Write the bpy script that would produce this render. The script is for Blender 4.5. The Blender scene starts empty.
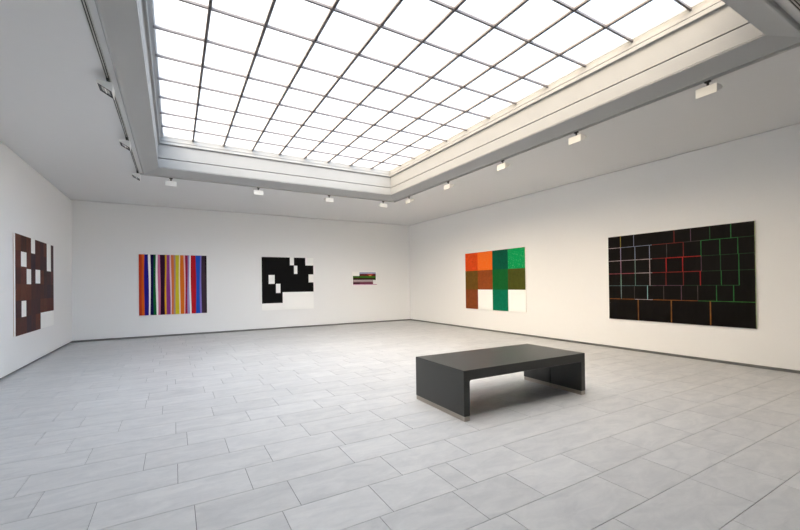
import bpy, bmesh, math, random
from mathutils import Vector, Matrix, Euler

sc = bpy.context.scene
COL = sc.collection
random.seed(7)

# ------------------------------------------------------------------ dimensions (metres)
XL, XR, YB, YN, H = -2.301, 7.979, 12.999, -3.2, 3.714      # room: left, right, back, near wall, ceiling
GAP = 0.055                                                 # shadow gap under the wall boards
CAMZ = 1.4
# skylight rectangles as (left, right, near, back)
OUTER = (-0.537, 5.223, 1.205, 9.30)                        # outer rim of the plaster band
INNER = (-0.255, 4.925, 1.437, 8.93)                        # clear opening
ZG = 4.365                                                  # glazing height

# ------------------------------------------------------------------ helpers
def lin(c):
    out = []
    for v in c:
        v = v / 255.0
        out.append(v / 12.92 if v <= 0.04045 else ((v + 0.055) / 1.055) ** 2.4)
    return tuple(out) + (1.0,)

def obj(name, bm, mats, parent=None, loc=None):
    me = bpy.data.meshes.new(name)
    bm.normal_update()
    bm.to_mesh(me); bm.free()
    o = bpy.data.objects.new(name, me)
    COL.objects.link(o)
    for m in (mats if isinstance(mats, (list, tuple)) else [mats]):
        me.materials.append(m)
    if parent is not None: o.parent = parent
    if loc: o.location = loc
    return o

def box(bm, a, b, mat=0):
    x0, y0, z0 = a; x1, y1, z1 = b
    v = [bm.verts.new(p) for p in ((x0,y0,z0),(x1,y0,z0),(x1,y1,z0),(x0,y1,z0),
                                   (x0,y0,z1),(x1,y0,z1),(x1,y1,z1),(x0,y1,z1))]
    fs = []
    for i in ((3,2,1,0),(4,5,6,7),(0,1,5,4),(1,2,6,5),(2,3,7,6),(3,0,4,7)):
        f = bm.faces.new([v[k] for k in i]); f.material_index = mat; fs.append(f)
    return v, fs

def bevel(bm, w, seg=2, edges=None):
    bmesh.ops.bevel(bm, geom=list(edges if edges is not None else bm.edges), offset=w, segments=seg,
                    affect='EDGES', profile=0.5, clamp_overlap=True)

def cyl(bm, p0, p1, r, n=14, mat=0):
    p0, p1 = Vector(p0), Vector(p1)
    d = p1 - p0
    m = Matrix.Translation((p0 + p1) / 2) @ d.to_track_quat('Z', 'Y').to_matrix().to_4x4()
    res = bmesh.ops.create_cone(bm, cap_ends=True, segments=n, radius1=r, radius2=r, depth=d.length, matrix=m)
    for v in res['verts']:
        for f in v.link_faces: f.material_index = mat

def prism(bm, pts, y0, y1, mat=0):
    """polygon pts in (x,z), extruded along y"""
    a = [bm.verts.new((x, y0, z)) for x, z in pts]
    b = [bm.verts.new((x, y1, z)) for x, z in pts]
    n = len(pts)
    fs = [bm.faces.new(a), bm.faces.new(b[::-1])]
    for i in range(n):
        fs.append(bm.faces.new((a[i], b[i], b[(i+1) % n], a[(i+1) % n])))
    for f in fs: f.material_index = mat
    bmesh.ops.recalc_face_normals(bm, faces=fs)
    return fs

def ring_sweep(bm, stations):
    """stations: list of ((left,right,near,back), z): a mitred moulding run round a rectangle, facing the centre / down"""
    loops = []
    for (l, r, n, b), z in stations:
        loops.append([bm.verts.new(p) for p in ((l,n,z),(r,n,z),(r,b,z),(l,b,z))])
    for A, B in zip(loops, loops[1:]):
        for i in range(4):
            j = (i + 1) % 4
            bm.faces.new((A[i], B[i], B[j], A[j]))

def inset(rect, d):
    if not isinstance(d, (tuple, list)): d = (d,) * 4
    return (rect[0] + d[0], rect[1] - d[1], rect[2] + d[2], rect[3] - d[3])

def thing(name, label, cat, loc=(0,0,0), rz=0.0, group=None):
    o = bpy.data.objects.new(name, None); COL.objects.link(o)
    o.empty_display_size = 0.1
    o.location = loc; o.rotation_euler = (0, 0, rz)
    o['label'] = label; o['category'] = cat
    if group: o['group'] = group
    return o

def struct(name, bm, mats, parent=None):
    o = obj(name, bm, mats, parent)
    o['kind'] = 'structure'
    return o

def dup(root, loc, rz, label):
    r = root.copy(); COL.objects.link(r); r.location = loc; r.rotation_euler = (0, 0, rz); r['label'] = label
    for ch in list(root.children):
        c = ch.copy(); COL.objects.link(c); c.parent = r
        for g in list(ch.children):
            d = g.copy(); COL.objects.link(d); d.parent = c
    return r

# ------------------------------------------------------------------ materials
def new_mat(name):
    m = bpy.data.materials.new(name); m.use_nodes = True
    nt = m.node_tree
    return m, nt, nt.nodes['Principled BSDF']

def N(nt, kind, **kw):
    n = nt.nodes.new(kind)
    for k, v in kw.items():
        if k in n.inputs: n.inputs[k].default_value = v
        else: setattr(n, k, v)
    return n

def plain(name, rgb, rough=0.6, metal=0.0, bump=0.0, scale=60.0, var=0.03, spec=0.5):
    m, nt, b = new_mat(name)
    tc = N(nt, 'ShaderNodeTexCoord')
    no = N(nt, 'ShaderNodeTexNoise', Scale=scale, Detail=4.0)
    nt.links.new(tc.outputs['Object'], no.inputs['Vector'])
    c = lin(rgb)
    mix = N(nt, 'ShaderNodeMix', data_type='RGBA')
    mix.inputs['A'].default_value = tuple(v * (1 - var) for v in c[:3]) + (1,)
    mix.inputs['B'].default_value = tuple(min(1, v * (1 + var)) for v in c[:3]) + (1,)
    nt.links.new(no.outputs['Fac'], mix.inputs['Factor'])
    nt.links.new(mix.outputs['Result'], b.inputs['Base Color'])
    b.inputs['Roughness'].default_value = rough
    b.inputs['Metallic'].default_value = metal
    b.inputs['Specular IOR Level'].default_value = spec
    if bump:
        bp = N(nt, 'ShaderNodeBump', Strength=bump, Distance=0.002)
        nt.links.new(no.outputs['Fac'], bp.inputs['Height'])
        nt.links.new(bp.outputs['Normal'], b.inputs['Normal'])
    return m

FRONT = plain('grey_front_wall', (70, 70, 70), 0.85, scale=25, var=0.008)  # unseen wall behind the camera, made dark to dim the near end
WALL = plain('painted_plaster', (243, 243, 242), 0.85, bump=0.03, scale=25, var=0.008, spec=0.2)
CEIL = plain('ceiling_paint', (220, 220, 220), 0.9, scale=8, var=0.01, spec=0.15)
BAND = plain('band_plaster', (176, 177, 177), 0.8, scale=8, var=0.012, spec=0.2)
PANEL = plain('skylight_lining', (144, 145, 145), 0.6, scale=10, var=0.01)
BASE = plain('dark_baseboard', (140, 140, 138), 0.7)
BAR = plain('glazing_bar_grey', (92, 88, 90), 0.5)
GROUT = plain('floor_joint', (112, 112, 114), 0.9)
LEATHER = plain('charcoal_leather', (24, 25, 20), 0.40, bump=0.05, scale=420, var=0.05, spec=0.6)
LEATHER.node_tree.nodes['Principled BSDF'].inputs['Sheen Weight'].default_value = 0.2
LEATHER.node_tree.nodes['Principled BSDF'].inputs['Sheen Roughness'].default_value = 0.4
SEAM = plain('seam_thread', (22, 22, 22), 0.7)
STEEL = plain('brushed_steel', (178, 170, 160), 0.38, metal=0.85, scale=90, var=0.05)
LAMPW = plain('lamp_white', (238, 237, 232), 0.45, var=0.01)
BLACK = plain('black_plastic', (20, 20, 20), 0.5)
ADAPT = plain('adapter_grey', (70, 70, 66), 0.5)
REFL = plain('lamp_reflector', (205, 205, 202), 0.25, metal=0.7, var=0.02)
TRACKW = plain('track_white', (190, 190, 186), 0.5, var=0.01)
TRACKD = plain('track_slot', (38, 38, 37), 0.6)
CANVAS = plain('raw_canvas', (253, 253, 250), 0.9, bump=0.15, scale=500, var=0.02, spec=0.1)
WOOD = plain('stretcher_pine', (186, 150, 105), 0.7, scale=30, var=0.1)

def tile_mat():
    m, nt, b = new_mat('pale_marble_tile')
    tc = N(nt, 'ShaderNodeTexCoord')
    at = N(nt, 'ShaderNodeAttribute', attribute_name='tone')
    # every tile shifts the veining by its own amount
    sh = N(nt, 'ShaderNodeVectorMath', operation='MULTIPLY_ADD')
    nt.links.new(at.outputs['Color'], sh.inputs[0]); sh.inputs[1].default_value = (37.0, 53.0, 11.0)
    nt.links.new(tc.outputs['Object'], sh.inputs[2])
    mp = N(nt, 'ShaderNodeMapping'); mp.inputs['Scale'].default_value = (2.0, 5.0, 1.0)
    mp.inputs['Rotation'].default_value = (0, 0, 0.5)
    nt.links.new(sh.outputs['Vector'], mp.inputs['Vector'])
    n1 = N(nt, 'ShaderNodeTexNoise', Scale=1.6, Detail=9.0, Roughness=0.66, Distortion=0.8)
    nt.links.new(mp.outputs['Vector'], n1.inputs['Vector'])
    n2 = N(nt, 'ShaderNodeTexNoise', Scale=34.0, Detail=5.0, Roughness=0.7)
    nt.links.new(sh.outputs['Vector'], n2.inputs['Vector'])
    r1 = N(nt, 'ShaderNodeValToRGB')
    r1.color_ramp.elements[0].position = 0.3; r1.color_ramp.elements[0].color = lin((190, 191, 193))
    r1.color_ramp.elements[1].position = 0.62; r1.color_ramp.elements[1].color = lin((208, 208, 208))
    nt.links.new(n1.outputs['Fac'], r1.inputs['Fac'])
    mul = N(nt, 'ShaderNodeMix', data_type='RGBA', blend_type='MULTIPLY'); mul.inputs['Factor'].default_value = 1.0
    nt.links.new(r1.outputs['Color'], mul.inputs['A'])
    r2 = N(nt, 'ShaderNodeMapRange'); r2.inputs['To Min'].default_value = 0.93; r2.inputs['To Max'].default_value = 1.06
    nt.links.new(n2.outputs['Fac'], r2.inputs['Value'])
    t2 = N(nt, 'ShaderNodeSeparateColor'); nt.links.new(at.outputs['Color'], t2.inputs['Color'])
    r3 = N(nt, 'ShaderNodeMapRange'); r3.inputs['To Min'].default_value = 0.935; r3.inputs['To Max'].default_value = 1.02
    nt.links.new(t2.outputs['Red'], r3.inputs['Value'])
    mm = N(nt, 'ShaderNodeMath', operation='MULTIPLY')
    nt.links.new(r2.outputs['Result'], mm.inputs[0]); nt.links.new(r3.outputs['Result'], mm.inputs[1])
    nt.links.new(mm.outputs['Value'], mul.inputs['B'])
    nt.links.new(mul.outputs['Result'], b.inputs['Base Color'])
    b.inputs['Roughness'].default_value = 0.42
    b.inputs['Specular IOR Level'].default_value = 0.4
    return m
TILE = tile_mat()

def glass_mat():
    m = bpy.data.materials.new('milky_skylight_glass'); m.use_nodes = True
    nt = m.node_tree; nt.nodes.clear()
    out = N(nt, 'ShaderNodeOutputMaterial')
    tr = N(nt, 'ShaderNodeBsdfTransparent'); tr.inputs['Color'].default_value = (0.95, 0.96, 0.96, 1)
    tl = N(nt, 'ShaderNodeBsdfTranslucent'); tl.inputs['Color'].default_value = (0.95, 0.96, 0.96, 1)
    mx = N(nt, 'ShaderNodeMixShader'); mx.inputs['Fac'].default_value = 0.27
    nt.links.new(tr.outputs[0], mx.inputs[1]); nt.links.new(tl.outputs[0], mx.inputs[2])
    nt.links.new(mx.outputs[0], out.inputs['Surface'])
    return m
GLASS = glass_mat()

def paint_mat(name, mottling=0.25, stretch=(1, 1, 1), scale=30.0, rough=0.55, bump=0.2):
    """oil paint: the colour of each painted area comes from the mesh, brush marks from noise"""
    m, nt, b = new_mat(name)
    tc = N(nt, 'ShaderNodeTexCoord')
    at = N(nt, 'ShaderNodeAttribute', attribute_name='paint')
    mp = N(nt, 'ShaderNodeMapping'); mp.inputs['Scale'].default_value = stretch
    nt.links.new(tc.outputs['Object'], mp.inputs['Vector'])
    no = N(nt, 'ShaderNodeTexNoise', Scale=scale, Detail=6.0, Roughness=0.65)
    nt.links.new(mp.outputs['Vector'], no.inputs['Vector'])
    mr = N(nt, 'ShaderNodeMapRange'); mr.inputs['From Min'].default_value = 0.25; mr.inputs['From Max'].default_value = 0.75
    mr.inputs['To Min'].default_value = 1 - mottling; mr.inputs['To Max'].default_value = 1 + mottling
    nt.links.new(no.outputs['Fac'], mr.inputs['Value'])
    mul = N(nt, 'ShaderNodeMix', data_type='RGBA', blend_type='MULTIPLY'); mul.inputs['Factor'].default_value = 1.0
    nt.links.new(at.outputs['Color'], mul.inputs['A']); nt.links.new(mr.outputs['Result'], mul.inputs['B'])
    nt.links.new(mul.outputs['Result'], b.inputs['Base Color'])
    b.inputs['Roughness'].default_value = rough
    b.inputs['Specular IOR Level'].default_value = 0.1
    bp = N(nt, 'ShaderNodeBump', Strength=bump, Distance=0.002)
    nt.links.new(no.outputs['Fac'], bp.inputs['Height']); nt.links.new(bp.outputs['Normal'], b.inputs['Normal'])
    return m

def speckle_mat(name, spot, scale=38.0, lo=0.58, hi=0.7):
    """paint with lighter dabs showing through"""
    m, nt, b = new_mat(name)
    tc = N(nt, 'ShaderNodeTexCoord')
    at = N(nt, 'ShaderNodeAttribute', attribute_name='paint')
    no = N(nt, 'ShaderNodeTexNoise', Scale=scale, Detail=3.0, Roughness=0.8)
    nt.links.new(tc.outputs['Object'], no.inputs['Vector'])
    mr = N(nt, 'ShaderNodeMapRange'); mr.inputs['From Min'].default_value = lo; mr.inputs['From Max'].default_value = hi
    nt.links.new(no.outputs['Fac'], mr.inputs['Value'])
    mix = N(nt, 'ShaderNodeMix', data_type='RGBA')
    nt.links.new(mr.outputs['Result'], mix.inputs['Factor'])
    nt.links.new(at.outputs['Color'], mix.inputs['A']); mix.inputs['B'].default_value = lin(spot)
    nt.links.new(mix.outputs['Result'], b.inputs['Base Color'])
    b.inputs['Roughness'].default_value = 0.5
    b.inputs['Specular IOR Level'].default_value = 0.1
    return m

# ------------------------------------------------------------------ floor
def in_order(a, b, lo, hi):
    return [v for v in a if lo < v < hi]

ROW0, ROWD = 1.377, 0.3675
known = {  # cross joints that can be read off the photograph, by course
 -1: (2.24, 3.15, 3.67), 0: (1.73, 2.63, 3.20), 1: (1.61, 2.10, 2.72, 3.40), 2: (0.57, 1.16, 1.66, 1.83, 2.44, 4.58),
 3: (0.10, 0.69, 1.44, 2.09, 4.00), 4: (-0.45, 0.46, 1.22, 1.73), 5: (-0.79, 0.01, 0.67, 1.29), 6: (-0.95, -0.22, 0.39),
 7: (-0.63, 0.09, 0.95), 8: (-0.82, 0.0, 0.68), 9: (-1.10, -0.49, 0.36, 1.05), 10: (-0.85, -0.13, 0.64, 1.31),
 11: (-1.13, -0.31, 0.43, 1.17), 12: (-1.50, -1.04, -0.3, 0.34, 1.09), 13: (-1.66, -0.87, -0.1), 14: (-1.37, -0.69, 0.0), 15: (-1.05, -0.38)}
bm = bmesh.new()
tone = bm.loops.layers.float_color.new('tone')
x0f, x1f, y0f, y1f = XL - 0.2, XR + 0.2, YN - 0.2, YB + 0.2
_, fs = box(bm, (x0f, y0f, -0.06), (x1f, y1f, -0.004), 1)
rng = random.Random(3)
k = int(math.floor((y0f - ROW0) / ROWD))
while ROW0 + k * ROWD < y1f:
    ya, yb = max(y0f, ROW0 + k * ROWD), min(y1f, ROW0 + (k + 1) * ROWD)
    js = list(known.get(k, (rng.uniform(0.5, 1.2),)))
    while js[0] > x0f: js.insert(0, js[0] - rng.choice((0.55, 0.62, 0.7, 0.78)))
    while js[-1] < x1f: js.append(js[-1] + rng.choice((0.55, 0.62, 0.7, 0.78)))
    js = [x0f] + [j for j in js if x0f + 0.05 < j < x1f - 0.05] + [x1f]
    for xa, xb in zip(js, js[1:]):
        g = 0.0019
        c = (rng.random(), rng.random(), rng.random(), 1)
        v, fs = box(bm, (xa + g, ya + g, -0.0045), (xb - g, yb - g, 0.0), 0)
        for f in fs:
            for l in f.loops: l[tone] = c
    k += 1
struct('floor', bm, [TILE, GROUT])

# ------------------------------------------------------------------ walls, shadow gaps, ceiling
T = 0.2
TG, TR = 0.022, 0.03                                        # narrow dark joint between wall boards and ceiling
def wall(name, a, b, back, m=WALL):
    bm = bmesh.new()
    box(bm, a, (b[0], b[1], H - TG))
    box(bm, back[0] + (H - TG,), back[1] + (H,))
    return struct(name, bm, m)
wall('wall_left',  (XL - T, YN - T, GAP), (XL, YB + T, H), ((XL - T, YN - T), (XL - TR, YB + T)))
wall('wall_right', (XR, YN - T, GAP), (XR + T, YB + T, H), ((XR + TR, YN - T), (XR + T, YB + T)))
wall('wall_back',  (XL, YB, GAP), (XR, YB + T, H), ((XL - TR, YB + TR), (XR + TR, YB + T)))
wall('wall_front', (XL, YN - T, GAP), (XR, YN, H), ((XL - TR, YN - T), (XR + TR, YN - TR)), FRONT)
R_ = 0.055
def base(name, a, b):
    bm = bmesh.new(); box(bm, a, b); return struct(name, bm, BASE)
base('baseboard_left',  (XL - T, YN - T, 0), (XL - R_, YB + T, GAP))
base('baseboard_right', (XR + R_, YN - T, 0), (XR + T, YB + T, GAP))
base('baseboard_back',  (XL - R_, YB + R_, 0), (XR + R_, YB + T, GAP))
base('baseboard_front', (XL - R_, YN - T, 0), (XR + R_, YN - R_, GAP))

bm = bmesh.new()
o = OUTER
for a, b in (((x0f, y0f), (x1f, o[2])), ((x0f, o[3]), (x1f, y1f)), ((x0f, o[2]), (o[0], o[3])), ((o[1], o[2]), (x1f, o[3]))):
    box(bm, (a[0], a[1], H), (b[0], b[1], H + 0.12))
struct('ceiling', bm, CEIL)

# plaster band round the opening: a shallow cove hanging just below the ceiling
def between(t):        # 0 = inner edge, 1 = outer rim
    return tuple(i + (q - i) * t for i, q in zip(INNER, OUTER))
bm = bmesh.new()
prof = [(1.0, H + 0.05), (1.0, H - 0.012), (0.985, H - 0.027), (0.95, H - 0.034), (0.90, H - 0.035)]
for i in range(1, 11):
    t = 0.90 * (1 - i / 10)
    prof.append((t, H - 0.035 + 0.068 * (1 - (t / 0.90)) ** 0.8))
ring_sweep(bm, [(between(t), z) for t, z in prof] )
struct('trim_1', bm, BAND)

# lining of the opening: bead, two boards with a groove between, stepped cornice under the glass
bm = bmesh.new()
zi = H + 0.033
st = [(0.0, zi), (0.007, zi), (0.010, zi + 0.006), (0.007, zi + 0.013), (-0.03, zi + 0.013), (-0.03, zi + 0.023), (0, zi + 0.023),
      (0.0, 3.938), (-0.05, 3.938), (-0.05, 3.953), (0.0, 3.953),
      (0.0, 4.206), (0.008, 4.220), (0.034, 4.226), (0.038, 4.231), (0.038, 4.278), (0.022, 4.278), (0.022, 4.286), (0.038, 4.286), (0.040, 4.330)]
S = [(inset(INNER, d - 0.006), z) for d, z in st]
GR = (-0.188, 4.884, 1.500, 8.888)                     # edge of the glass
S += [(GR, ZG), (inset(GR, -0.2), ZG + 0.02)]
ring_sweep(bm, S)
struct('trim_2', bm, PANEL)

# ------------------------------------------------------------------ skylight
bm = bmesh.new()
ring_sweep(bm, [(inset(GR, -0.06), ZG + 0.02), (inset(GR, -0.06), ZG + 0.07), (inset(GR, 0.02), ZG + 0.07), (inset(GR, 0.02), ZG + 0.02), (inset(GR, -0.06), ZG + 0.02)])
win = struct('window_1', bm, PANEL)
cols = [0.345, 0.914, 1.485, 2.057, 2.630, 3.203, 3.771, 4.344]
rows = [2.664 + 0.6258 * j for j in range(-1, 11)]
rows = [y for y in rows if y < GR[3] - 0.06]
bm = bmesh.new()
xs = [GR[0]] + cols + [GR[1]]; ys = [GR[2]] + rows + [GR[3]]
for xa, xb in zip(xs, xs[1:]):
    for ya, yb in zip(ys, ys[1:]):
        bm.faces.new([bm.verts.new(p) for p in ((xa, ya, ZG), (xa, yb, ZG), (xb, yb, ZG), (xb, ya, ZG))])
struct('glass_panes', bm, GLASS, win)
for i, x in enumerate(cols):
    bm = bmesh.new(); box(bm, (x - 0.0155, GR[2], ZG - 0.020), (x + 0.0155, GR[3], ZG + 0.03))
    struct('long_glazing_bar', bm, BAR, win)
for y in rows:
    bm = bmesh.new(); box(bm, (GR[0], y - 0.0115, ZG - 0.024), (GR[1], y + 0.0115, ZG + 0.02))
    struct('cross_glazing_bar', bm, BAR, win)

# ------------------------------------------------------------------ lighting tracks
def track(a, b, label, couplers=()):
    """a, b on the ceiling; built along local x"""
    a, b = Vector(a), Vector(b); d = b - a; L = d.length
    t = thing('lighting_track', label, 'lighting track', ((a.x + b.x) / 2, (a.y + b.y) / 2, H), math.atan2(d.y, d.x), 'lighting tracks around the skylight')
    bm = bmesh.new()
    w, h = 0.018, 0.030
    prism_pts = None
    box(bm, (-L/2, -w, -h), (L/2, -w + 0.003, 0.0)); box(bm, (-L/2, w - 0.003, -h), (L/2, w, 0.0)); box(bm, (-L/2, -w, -0.006), (L/2, w, 0.0))
    obj('track_body', bm, TRACKW, t)
    for s in (-1, 1):
        bm = bmesh.new(); box(bm, (-L/2, s*0.0095 - 0.0052, -0.026), (L/2, s*0.0095 + 0.0052, -0.007))
        obj('conductor_slot', bm, TRACKD, t)
    bm = bmesh.new(); box(bm, (-L/2, -0.0043, -h), (L/2, 0.0043, -0.007))
    obj('cover_strip', bm, TRACKW, t)
    for c in couplers:
        bm = bmesh.new(); box(bm, (c - 0.03, -0.021, -0.032), (c + 0.03, 0.021, -0.0005)); bevel(bm, 0.002)
        obj('coupler', bm, TRACKW, t)
    return t
TX0, TX1, TY0, TY1 = -0.611, 5.292, 1.115, 9.385
track((TX0, TY0 - 0.018, 0), (TX0, TY1 + 0.018, 0), 'white lighting track along the left side of the skylight')
track((TX1, TY0 - 0.018, 0), (TX1, TY1 + 0.018, 0), 'white lighting track along the right side of the skylight', (1.419 - (TY0 + TY1) / 2,))
track((TX0 + 0.018, TY1, 0), (TX1 - 0.018, TY1, 0), 'white lighting track along the far side of the skylight')
track((TX0 + 0.018, TY0, 0), (TX1 - 0.018, TY0, 0), 'lighting track on the near side of the skylight, at the top right corner')

# wedge-shaped wall washers.  local axes: y along the track, -x towards the wall being lit
def make_washer():
    t = thing('wall_washer_spotlight', '', 'spotlight', group='wall washers on the lighting tracks')
    LY = 0.100
    ztop, zbot, zt = -0.103, -0.205, -0.115
    bm = bmesh.new()
    # housing: open wedge with a wall thickness, aperture on the sloping lower face
    A, B, C2, D2 = (0.047, ztop), (0.047, zbot), (-0.088, zt - 0.016), (-0.088, ztop)
    prism(bm, [A, (0.047, zbot), (0.041, zbot), (0.041, ztop - 0.006), (-0.082, ztop - 0.006), (-0.082, zt - 0.018), C2, D2], -LY, LY)
    for s in (-1, 1):
        prism(bm, [A, B, C2, D2], s * LY - 0.003, s * LY + 0.003)
    obj('housing', bm, LAMPW, t)
    # rim in the aperture
    def onslope(u, off):       # u 0..1 from B to C, off = distance below the slope
        bx, bz = 0.041, zbot + 0.003; cx, cz = -0.082, zt - 0.016
        nx, nz = (cz - bz), -(cx - bx)
        n = math.hypot(nx, nz); nx, nz = -abs(nx) / n, -abs(nz) / n
        return (bx + (cx - bx) * u + nx * off, bz + (cz - bz) * u + nz * off)
    bm = bmesh.new()
    for (u0, u1, ya, yb) in ((0, 0.16, -LY + .004, LY - .004), (0.84, 1, -LY + .004, LY - .004), (0.16, 0.84, -LY + .004, -LY + .022), (0.16, 0.84, LY - .022, LY - .004)):
        prism(bm, [onslope(u0, 0.002), onslope(u1, 0.002), onslope(u1, -0.008), onslope(u0, -0.008)], ya, yb)
    obj('aperture_rim', bm, BLACK, t)
    bm = bmesh.new()
    prism(bm, [onslope(0.14, -0.004), onslope(0.86, -0.004), onslope(0.66, -0.03), onslope(0.34, -0.03)], -LY + .02, LY - .02)
    r = obj('reflector', bm, REFL, t)
    bm = bmesh.new(); cyl(bm, (onslope(0.5, -0.0035)[0], -0.055, onslope(0.5, -0.0035)[1]), (onslope(0.5, -0.0035)[0], 0.055, onslope(0.5, -0.0035)[1]), 0.006)
    obj('lamp_tube', bm, LAMPW, r)
    bm = bmesh.new(); box(bm, (-0.015, -0.030, -0.050), (0.015, 0.030, -0.0305)); bevel(bm, 0.003)
    obj('track_adapter', bm, ADAPT, t)
    bm = bmesh.new(); cyl(bm, (0, 0.0, -0.050), (0, 0.0, -0.1035), 0.013)
    obj('stem', bm, ADAPT, t)
    return t
proto = make_washer()
spots = []
lw = ['nearest the camera', 'second from the camera', 'at its far end']
for i, y in enumerate((5.24, 7.16, 9.10)):
    spots.append((TX0, y, 0.0, 'white spotlight with black rim on the left track, ' + lw[i]))
bl = ['leftmost on the far track, above the striped painting', 'on the far track, above the black and white painting',
      'third from the left on the far track', 'rightmost on the far track, beside the corner']
for i, x in enumerate((-0.047, 1.690, 3.400, 4.940)):
    spots.append((x, TY1, -math.pi / 2, 'small white spotlight ' + bl[i]))
rl = ['largest and nearest the camera', 'second from the camera', 'third from the camera, above the orange and green painting', 'fourth from the camera', 'farthest from the camera, by the corner']
for i, y in enumerate((2.055, 3.736, 5.265, 6.929, 8.597)):
    spots.append((TX1, y, math.pi, 'white spotlight on the right track, ' + rl[i]))
for i, (x, y, rz, lab) in enumerate(spots):
    if i == 0:
        proto.location = (x, y, H); proto.rotation_euler = (0, 0, rz); proto['label'] = lab
    else:
        dup(proto, (x, y, H), rz, lab)

# ------------------------------------------------------------------ paintings
def painting(loc, rz, w, h, d, label, mats, cells, side=(236, 234, 226), wobble=None):
    """cells: (u0, v0, u1, v1, rgb, material index), v measured down from the top; later cells lie over earlier ones"""
    off = Vector((0, -0.002, 0)); off.rotate(Euler((0, 0, rz)))
    t = thing('painting', label, 'painting', tuple(Vector(loc) + off), rz)
    bm = bmesh.new()
    lay = bm.loops.layers.float_color.new('paint'); wi = len(mats)
    us = sorted({0.0, 1.0} | {round(c[i], 4) for c in cells for i in (0, 2)})
    vs = sorted({0.0, 1.0} | {round(c[i], 4) for c in cells for i in (1, 3)})
    if wobble: vs = sorted(set(vs) | {i / 16 for i in range(17)})
    grid = {}
    def vert(i, j):
        if (i, j) not in grid:
            u, v = us[i], vs[j]
            if wobble and 0 < i < len(us) - 1: u += wobble(u, v)
            grid[i, j] = bm.verts.new((w * (u - 0.5), -d, h * (1 - v)))
        return grid[i, j]
    for i in range(len(us) - 1):
        for j in range(len(vs) - 1):
            cu, cv = (us[i] + us[i+1]) / 2, (vs[j] + vs[j+1]) / 2
            rgb, mi = side, 0
            for c in cells:
                if c[0] <= cu <= c[2] and c[1] <= cv <= c[3]: rgb, mi = c[4], c[5]
            f = bm.faces.new((vert(i, j), vert(i, j+1), vert(i+1, j+1), vert(i+1, j)))
            f.material_index = wi if min(rgb) > 215 else mi
            for l in f.loops: l[lay] = lin(rgb)
    nf = wi
    B = [bm.verts.new(p) for p in ((-w/2, -d, 0), (w/2, -d, 0), (w/2, -d, h), (-w/2, -d, h))]
    K = [bm.verts.new(p) for p in ((-w/2, -0.006, 0), (w/2, -0.006, 0), (w/2, -0.006, h), (-w/2, -0.006, h))]
    for i in range(4):
        j = (i + 1) % 4
        f = bm.faces.new((B[i], K[i], K[j], B[j])); f.material_index = nf
        for l in f.loops: l[lay] = lin(side)
    bmesh.ops.remove_doubles(bm, verts=list(bm.verts), dist=1e-5)
    bmesh.ops.recalc_face_normals(bm, faces=list(bm.faces))
    obj('canvas', bm, list(mats) + [CANVAS], t)
    bm = bmesh.new(); e = 0.002; bw = 0.05
    box(bm, (-w/2 + e, -d + 0.004, e), (w/2 - e, 0.0, e + bw)); box(bm, (-w/2 + e, -d + 0.004, h - e - bw), (w/2 - e, 0.0, h - e))
    box(bm, (-w/2 + e, -d + 0.004, e + bw), (-w/2 + e + bw, 0.0, h - e - bw)); box(bm, (w/2 - e - bw, -d + 0.004, e + bw), (w/2 - e, 0.0, h - e - bw))
    obj('stretcher', bm, WOOD, t)
    bm = bmesh.new(); box(bm, (-0.1, -0.012, h - 0.10), (0.1, -0.001, h - 0.0525)); obj('hanging_cleat', bm, WOOD, t)
    return t

WHITE = (253, 253, 250)
# 1: brown patchwork on the left wall
pm = paint_mat('brown_patchwork_paint', 0.35, (2, 1, 1), 9.0, 0.5)
rr = random.Random(12)
tones = [(76, 36, 28), (60, 28, 28), (90, 44, 28), (48, 26, 36), (84, 36, 28), (66, 32, 26), (56, 30, 32), (94, 50, 34)]
cu = [0, 0.12, 0.243, 0.35, 0.461, 0.588, 0.69, 0.784, 0.912, 1.0]; cv = [0, 0.165, 0.329, 0.492, 0.657, 0.822, 1.0]
cells = [(a, c, b, e, rr.choice(tones), 0) for a, b in zip(cu, cu[1:]) for c, e in zip(cv, cv[1:])]
for a in ((0.353, 0, 0.452, 0.158), (0.12, 0.165, 0.243, 0.315), (0.784, 0, 0.912, 0.33), (0.243, 0.333, 0.350, 0.492), (0.461, 0.329, 0.588, 0.482),
          (0.126, 0.662, 0.232, 0.825), (0.593, 0.816, 1.0, 1.0)):
    cells.append(a + (WHITE, 0))
painting((XL, 9.902, 0.625), math.pi / 2, 2.343, 1.711, 0.027, 'brown patchwork painting with scattered white rectangles on the left wall', [pm], cells)

# 2: vertical stripes
sm = paint_mat('striped_paint', 0.12, (6, 6, 0.25), 22.0, 0.45)
ed = [(57, (196, 62, 28)), (74, (222, 98, 30)), (91, (38, 26, 140)), (117, WHITE), (130, (16, 16, 72)), (149, (18, 104, 52)), (164, WHITE), (177, (206, 116, 150)),
      (193, (52, 14, 46)), (222, (228, 170, 36)), (233, (150, 62, 140)), (256, (238, 206, 214)), (265, (222, 118, 62)), (281, (172, 146, 136)), (292, (218, 200, 42)),
      (316, (240, 232, 200)), (324, (226, 116, 34)), (350, (238, 196, 190)), (358, (166, 34, 72)), (374, (160, 150, 196)), (387, (236, 234, 240)), (397, (188, 26, 38)),
      (431, (34, 84, 190)), (460, (132, 116, 196)), (471, (64, 48, 60)), (500, (26, 18, 24))]
ed.append((508, None))
cells = [((a - 57) / 451, 0, (b - 57) / 451, 1, c, 0) for (a, c), (b, _) in zip(ed, ed[1:])]
wob = lambda u, v: 0.004 * math.sin(v * 5 + u * 37) + 0.004 * (v - 0.4) * math.sin(u * 61)
painting((-0.012, YB, 0.632), 0, 1.690, 1.706, 0.03, 'painting of many vertical multicoloured stripes on the back wall', [sm], cells, wobble=wob)

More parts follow.
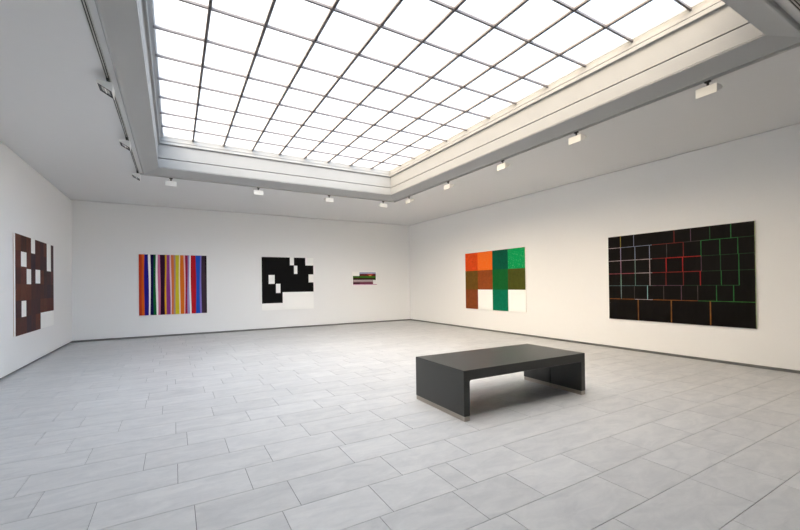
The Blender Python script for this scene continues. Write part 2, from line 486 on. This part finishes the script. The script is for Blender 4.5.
# 3: black field with white blocks
bk = paint_mat('black_block_paint', 0.12, (1, 1, 1), 25.0, 0.5)
K = (13, 12, 12)
fx = lambda x: (x - 90) / 392.0
fy = lambda y: (y - 93) / 396.0
cells = [(0, 0, 1, 1, K, 0)]
for x0, y0, x1, y1 in ((298, 93, 329, 152), (418, 93, 482, 152), (329, 155, 355, 218), (139, 227, 183, 293), (192, 293, 225, 362), (443, 222, 482, 284), (241, 357, 482, 489), (90, 438, 241, 489)):
    cells.append((fx(x0), fy(y0), fx(x1), fy(y1), WHITE, 0))
painting((3.258, YB, 0.630), 0, 1.690, 1.716, 0.03, 'black painting with white blocks and a white lower strip on the back wall', [bk], cells)

# 4: small landscape-format picture
sp = paint_mat('small_picture_paint', 0.4, (0.6, 1, 3), 18.0, 0.5)
gx = lambda x: (x - 215) / 450.0
gy = lambda y: (y - 115) / 250.0
cells = [(0, 0, 1, 1, (246, 244, 238), 0)]
for x0, y0, x1, y1, c in ((345, 127, 640, 155, (160, 164, 196)), (345, 155, 640, 192, (104, 26, 34)), (490, 155, 585, 178, (176, 58, 44)), (515, 176, 560, 192, (216, 150, 84)),
                          (230, 192, 640, 228, (58, 104, 28)), (230, 228, 640, 262, (58, 26, 22)), (600, 228, 640, 248, (40, 48, 20)), (230, 266, 590, 300, (172, 152, 150)),
                          (230, 300, 590, 335, (112, 40, 68)), (230, 300, 350, 335, (70, 22, 40)), (230, 335, 660, 352, (214, 176, 198))):
    cells.append((gx(x0), gy(y0), gx(x1), gy(y1), c, 0))
painting((6.030, YB, 1.375), 0, 1.005, 0.520, 0.03, 'small picture of green, red and mauve bands near the back right corner', [sp], cells)

# 5: orange and green squares on the right wall
om = paint_mat('orange_green_paint', 0.22, (1, 1, 1), 16.0, 0.5)
s1 = speckle_mat('orange_speckled_paint', (250, 168, 110), 30.0, 0.56, 0.74)
s2 = speckle_mat('green_speckled_paint', (150, 226, 176), 30.0, 0.57, 0.74)
cu = [0, 0.2376, 0.4964, 0.7473, 1]; cv = [0, 0.321, 0.654, 1]
colr = [[((222, 76, 22), 0), ((244, 112, 30), 1), ((2, 84, 62), 0), ((0, 160, 88), 2)],
        [((106, 76, 24), 0), ((146, 72, 30), 0), ((18, 96, 42), 0), ((76, 78, 28), 0)],
        [((132, 66, 30), 0), (WHITE, 0), ((0, 112, 80), 0), (WHITE, 0)]]
cells = [(cu[i], cv[j], cu[i+1], cv[j+1]) + colr[j][i] for j in range(3) for i in range(4)]
painting((XR, 8.372, 0.631), -math.pi / 2, 2.42, 1.715, 0.03, 'painting of orange, brown and green squares with two white squares on the right wall', [om, s1, s2], cells)

# 6: black grid with thin coloured lines
gm = paint_mat('black_grid_paint', 0.45, (1, 1, 0.4), 14.0, 0.42)
B6 = (14, 10, 8)
cells = [(0, 0, 1, 1, B6, 0)]
V = [0, 0.139, 0.2955, 0.451, 0.5955, 0.754, 1.0]
rr = random.Random(5)
def hl(v, u0, u1, c, t=0.0028): cells.append((u0, v - t, u1, v + t, c, 0))
def vl(row, u, c, t=0.0024): cells.append((u - t, V[row] , u + t, V[row + 1], c, 0))
PW, PB, PR, PG, PO, PY = (176, 160, 160), (130, 138, 160), (190, 42, 36), (44, 108, 56), (140, 84, 32), (170, 150, 60)
DIM, RED2, GR2, PUR = (66, 60, 58), (116, 40, 34), (38, 74, 44), (92, 66, 80)
hl(V[1], 0, 0.11, PW); hl(V[1], 0.11, 0.36, PB); hl(V[1], 0.36, 0.58, RED2); hl(V[1], 0.58, 0.695, DIM); hl(V[1], 0.695, 0.91, PG); hl(V[1], 0.91, 1, (36, 66, 38))
hl(V[2], 0, 0.36, PW); hl(V[2], 0.36, 0.46, RED2); hl(V[2], 0.46, 0.695, PR); hl(V[2], 0.695, 1, (34, 62, 38))
hl(V[3], 0, 0.22, (170, 84, 92)); hl(V[3], 0.22, 0.36, PW); hl(V[3], 0.36, 0.695, (140, 40, 34)); hl(V[3], 0.695, 1, (36, 60, 36))
hl(V[4], 0, 0.36, (80, 104, 104)); hl(V[4], 0.36, 0.58, PUR); hl(V[4], 0.58, 0.81, (34, 58, 38)); hl(V[4], 0.81, 0.912, GR2)
hl(V[5], 0, 0.22, PO); hl(V[5], 0.22, 0.36, PW); hl(V[5], 0.36, 0.67, PO); hl(V[5], 0.67, 1, (56, 116, 50))
for u, c in zip((0.109, 0.219, 0.521, 0.631, 0.75, 0.871), (PY, PB, RED2, PUR, GR2, PG)): vl(0, u, c)
for u, c in zip((0.109, 0.228, 0.342, 0.468, 0.582, 0.695, 0.808, 0.908), ((150, 140, 170), PB, PB, DIM, RED2, PG, PG, PG)): vl(1, u, c)
for u, c in zip((0.109, 0.228, 0.342, 0.463, 0.576, 0.695, 0.81, 0.912), ((176, 130, 150), (120, 140, 130), PW, PR, PR, PUR, GR2, PG)): vl(2, u, c)
for u, c in zip((0.109, 0.228, 0.342, 0.460, 0.579, 0.688, 0.813, 0.912), ((140, 180, 160), (90, 120, 110), PW, RED2, RED2, PR, PG, PG)): vl(3, u, c)
for u, c in zip((0.109, 0.219, 0.322, 0.442, 0.564, 0.67, 0.784, 0.881), ((120, 140, 140), DIM, (140, 190, 190), DIM, PUR, DIM, PG, PG)): vl(4, u, c)
for u in (0.248, 0.494, 0.746): vl(5, u, (128, 82, 34), 0.0036)
cells.append((0.9965, 0, 1, 1, (150, 160, 118), 0))
painting((XR, 3.698, 0.629), -math.pi / 2, 2.408, 1.712, 0.03, 'large black painting gridded by thin red, green and white lines on the right wall', [gm], cells)

# ------------------------------------------------------------------ bench
BX0, BX1, BY0, BY1, BZ = 2.537, 4.446, 3.078, 4.018, 0.517
bx, by = (BX0 + BX1) / 2, (BY0 + BY1) / 2
bench = thing('bench', 'charcoal leather bridge-shaped bench with steel plinths in the middle of the floor', 'bench', (bx, by, 0), math.radians(-1.05))
hw, hd, leg, slab, pz = (BX1 - BX0) / 2, (BY1 - BY0) / 2, 0.078, 0.105, 0.048
bm = bmesh.new()
r = 0.02
pts = [(-hw, pz), (-hw, BZ), (hw, BZ), (hw, pz), (hw - leg, pz)]
zc = BZ - slab
for i in range(5):
    a = math.pi / 2 * i / 4
    pts.append((hw - leg - r + r * math.cos(a), zc - r + r * math.sin(a)))
for i in range(5):
    a = math.pi / 2 * i / 4
    pts.append((-hw + leg + r - r * math.sin(a), zc - r + r * math.cos(a)))
pts.append((-hw + leg, pz))
prism(bm, pts, -hd, hd)
sharp = [e for e in bm.edges if len(e.link_faces) == 2 and e.calc_face_angle(0) > 0.6]
bevel(bm, 0.007, 3, sharp)
cover = obj('leather_cover', bm, LEATHER, bench)
for p in cover.data.polygons: p.use_smooth = False
bm = bmesh.new()     # stitched seam on the inner face of the far leg
cyl(bm, (hw - leg - 0.001, 0.0, pz + 0.005), (hw - leg - 0.001, 0.0, zc - 0.02), 0.0035, 8)
obj('seam', bm, SEAM, bench)
i_ = 0.004
for x0, x1, segs in ((-hw + i_, -hw + leg - i_, ((-hd + i_, hd - i_),)), (hw - leg + i_, hw - i_, ((-hd + i_, -0.004), (0.004, hd - i_)))):
    for ya, yb in segs:
        bm = bmesh.new(); box(bm, (x0, ya, 0.0), (x1, yb, pz)); bevel(bm, 0.0015, 1)
        obj('plinth', bm, STEEL, bench)

# ------------------------------------------------------------------ daylight
w = bpy.data.worlds.new('overcast_sky'); sc.world = w; w.use_nodes = True
nt = w.node_tree; nt.nodes.clear()
out = N(nt, 'ShaderNodeOutputWorld'); bg = N(nt, 'ShaderNodeBackground')
tc = N(nt, 'ShaderNodeTexCoord')
def sky_ramp(axis, lo, hi, stops):
    dot = N(nt, 'ShaderNodeVectorMath', operation='DOT_PRODUCT'); dot.inputs[1].default_value = axis
    nt.links.new(tc.outputs['Generated'], dot.inputs[0])
    mr = N(nt, 'ShaderNodeMapRange'); mr.inputs['From Min'].default_value = lo; mr.inputs['From Max'].default_value = hi
    nt.links.new(dot.outputs['Value'], mr.inputs['Value'])
    cr = N(nt, 'ShaderNodeValToRGB')
    el = cr.color_ramp.elements
    el[0].color = stops[0][1] + (1,); el[-1].color = stops[-1][1] + (1,)
    for p, c in stops[1:-1]: el.new(p).color = c + (1,)
    nt.links.new(mr.outputs['Result'], cr.inputs['Fac'])
    return cr
# warm, brighter cloud behind the left shoulder; cooler sky to the right
hue = sky_ramp((1, 0, 0), -0.9, 0.9, ((0, (1.29, 1.03, 0.73)), (0.5, (0.99, 1.0, 1.03)), (1, (0.46, 0.76, 1.18))))
lum = sky_ramp((0.67, 0.74, 0), -0.95, 0.95, ((0, (5.4,) * 3), (0.13, (3.0,) * 3), (0.3, (1.9,) * 3), (0.5, (1.0,) * 3), (1, (0.24,) * 3)))
mul = N(nt, 'ShaderNodeMix', data_type='RGBA', blend_type='MULTIPLY'); mul.inputs['Factor'].default_value = 1.0
nt.links.new(hue.outputs['Color'], mul.inputs['A']); nt.links.new(lum.outputs['Color'], mul.inputs['B'])
nt.links.new(mul.outputs['Result'], bg.inputs['Color'])
bg.inputs['Strength'].default_value = 3.2
nt.links.new(bg.outputs[0], out.inputs['Surface'])

# ------------------------------------------------------------------ camera
cd = bpy.data.cameras.new('camera'); cam = bpy.data.objects.new('camera', cd); COL.objects.link(cam)
cd.sensor_fit = 'HORIZONTAL'; cd.sensor_width = 36.0; cd.lens = 388.873 / 800 * 36.0; cd.shift_y = 17.0926 / 800
cd.clip_start = 0.05; cd.clip_end = 100
yaw, pit, rol = math.radians(30.10332), math.radians(0.381224), math.radians(-0.727416)
F = Vector((math.sin(yaw) * math.cos(pit), math.cos(yaw) * math.cos(pit), math.sin(pit)))
Rv = Vector((math.cos(yaw), -math.sin(yaw), 0)); U = Rv.cross(F)
R2 = Rv * math.cos(rol) + U * math.sin(rol); U2 = U * math.cos(rol) - Rv * math.sin(rol)
M = Matrix((R2, U2, -F)).transposed().to_4x4(); M.translation = (0, 0, CAMZ)
cam.matrix_world = M
sc.camera = cam

# ------------------------------------------------------------------ look
vs = sc.view_settings
sc.display_settings.display_device = 'sRGB'
vs.view_transform = 'Standard'; vs.look = 'None'; vs.gamma = 1.0; vs.use_curve_mapping = False
vs.exposure = 0.17
cy = sc.cycles
cy.max_bounces = 16; cy.diffuse_bounces = 12; cy.glossy_bounces = 4; cy.transparent_max_bounces = 16; cy.transmission_bounces = 8
cy.use_denoising = True
cy.sample_clamp_indirect = 0.0
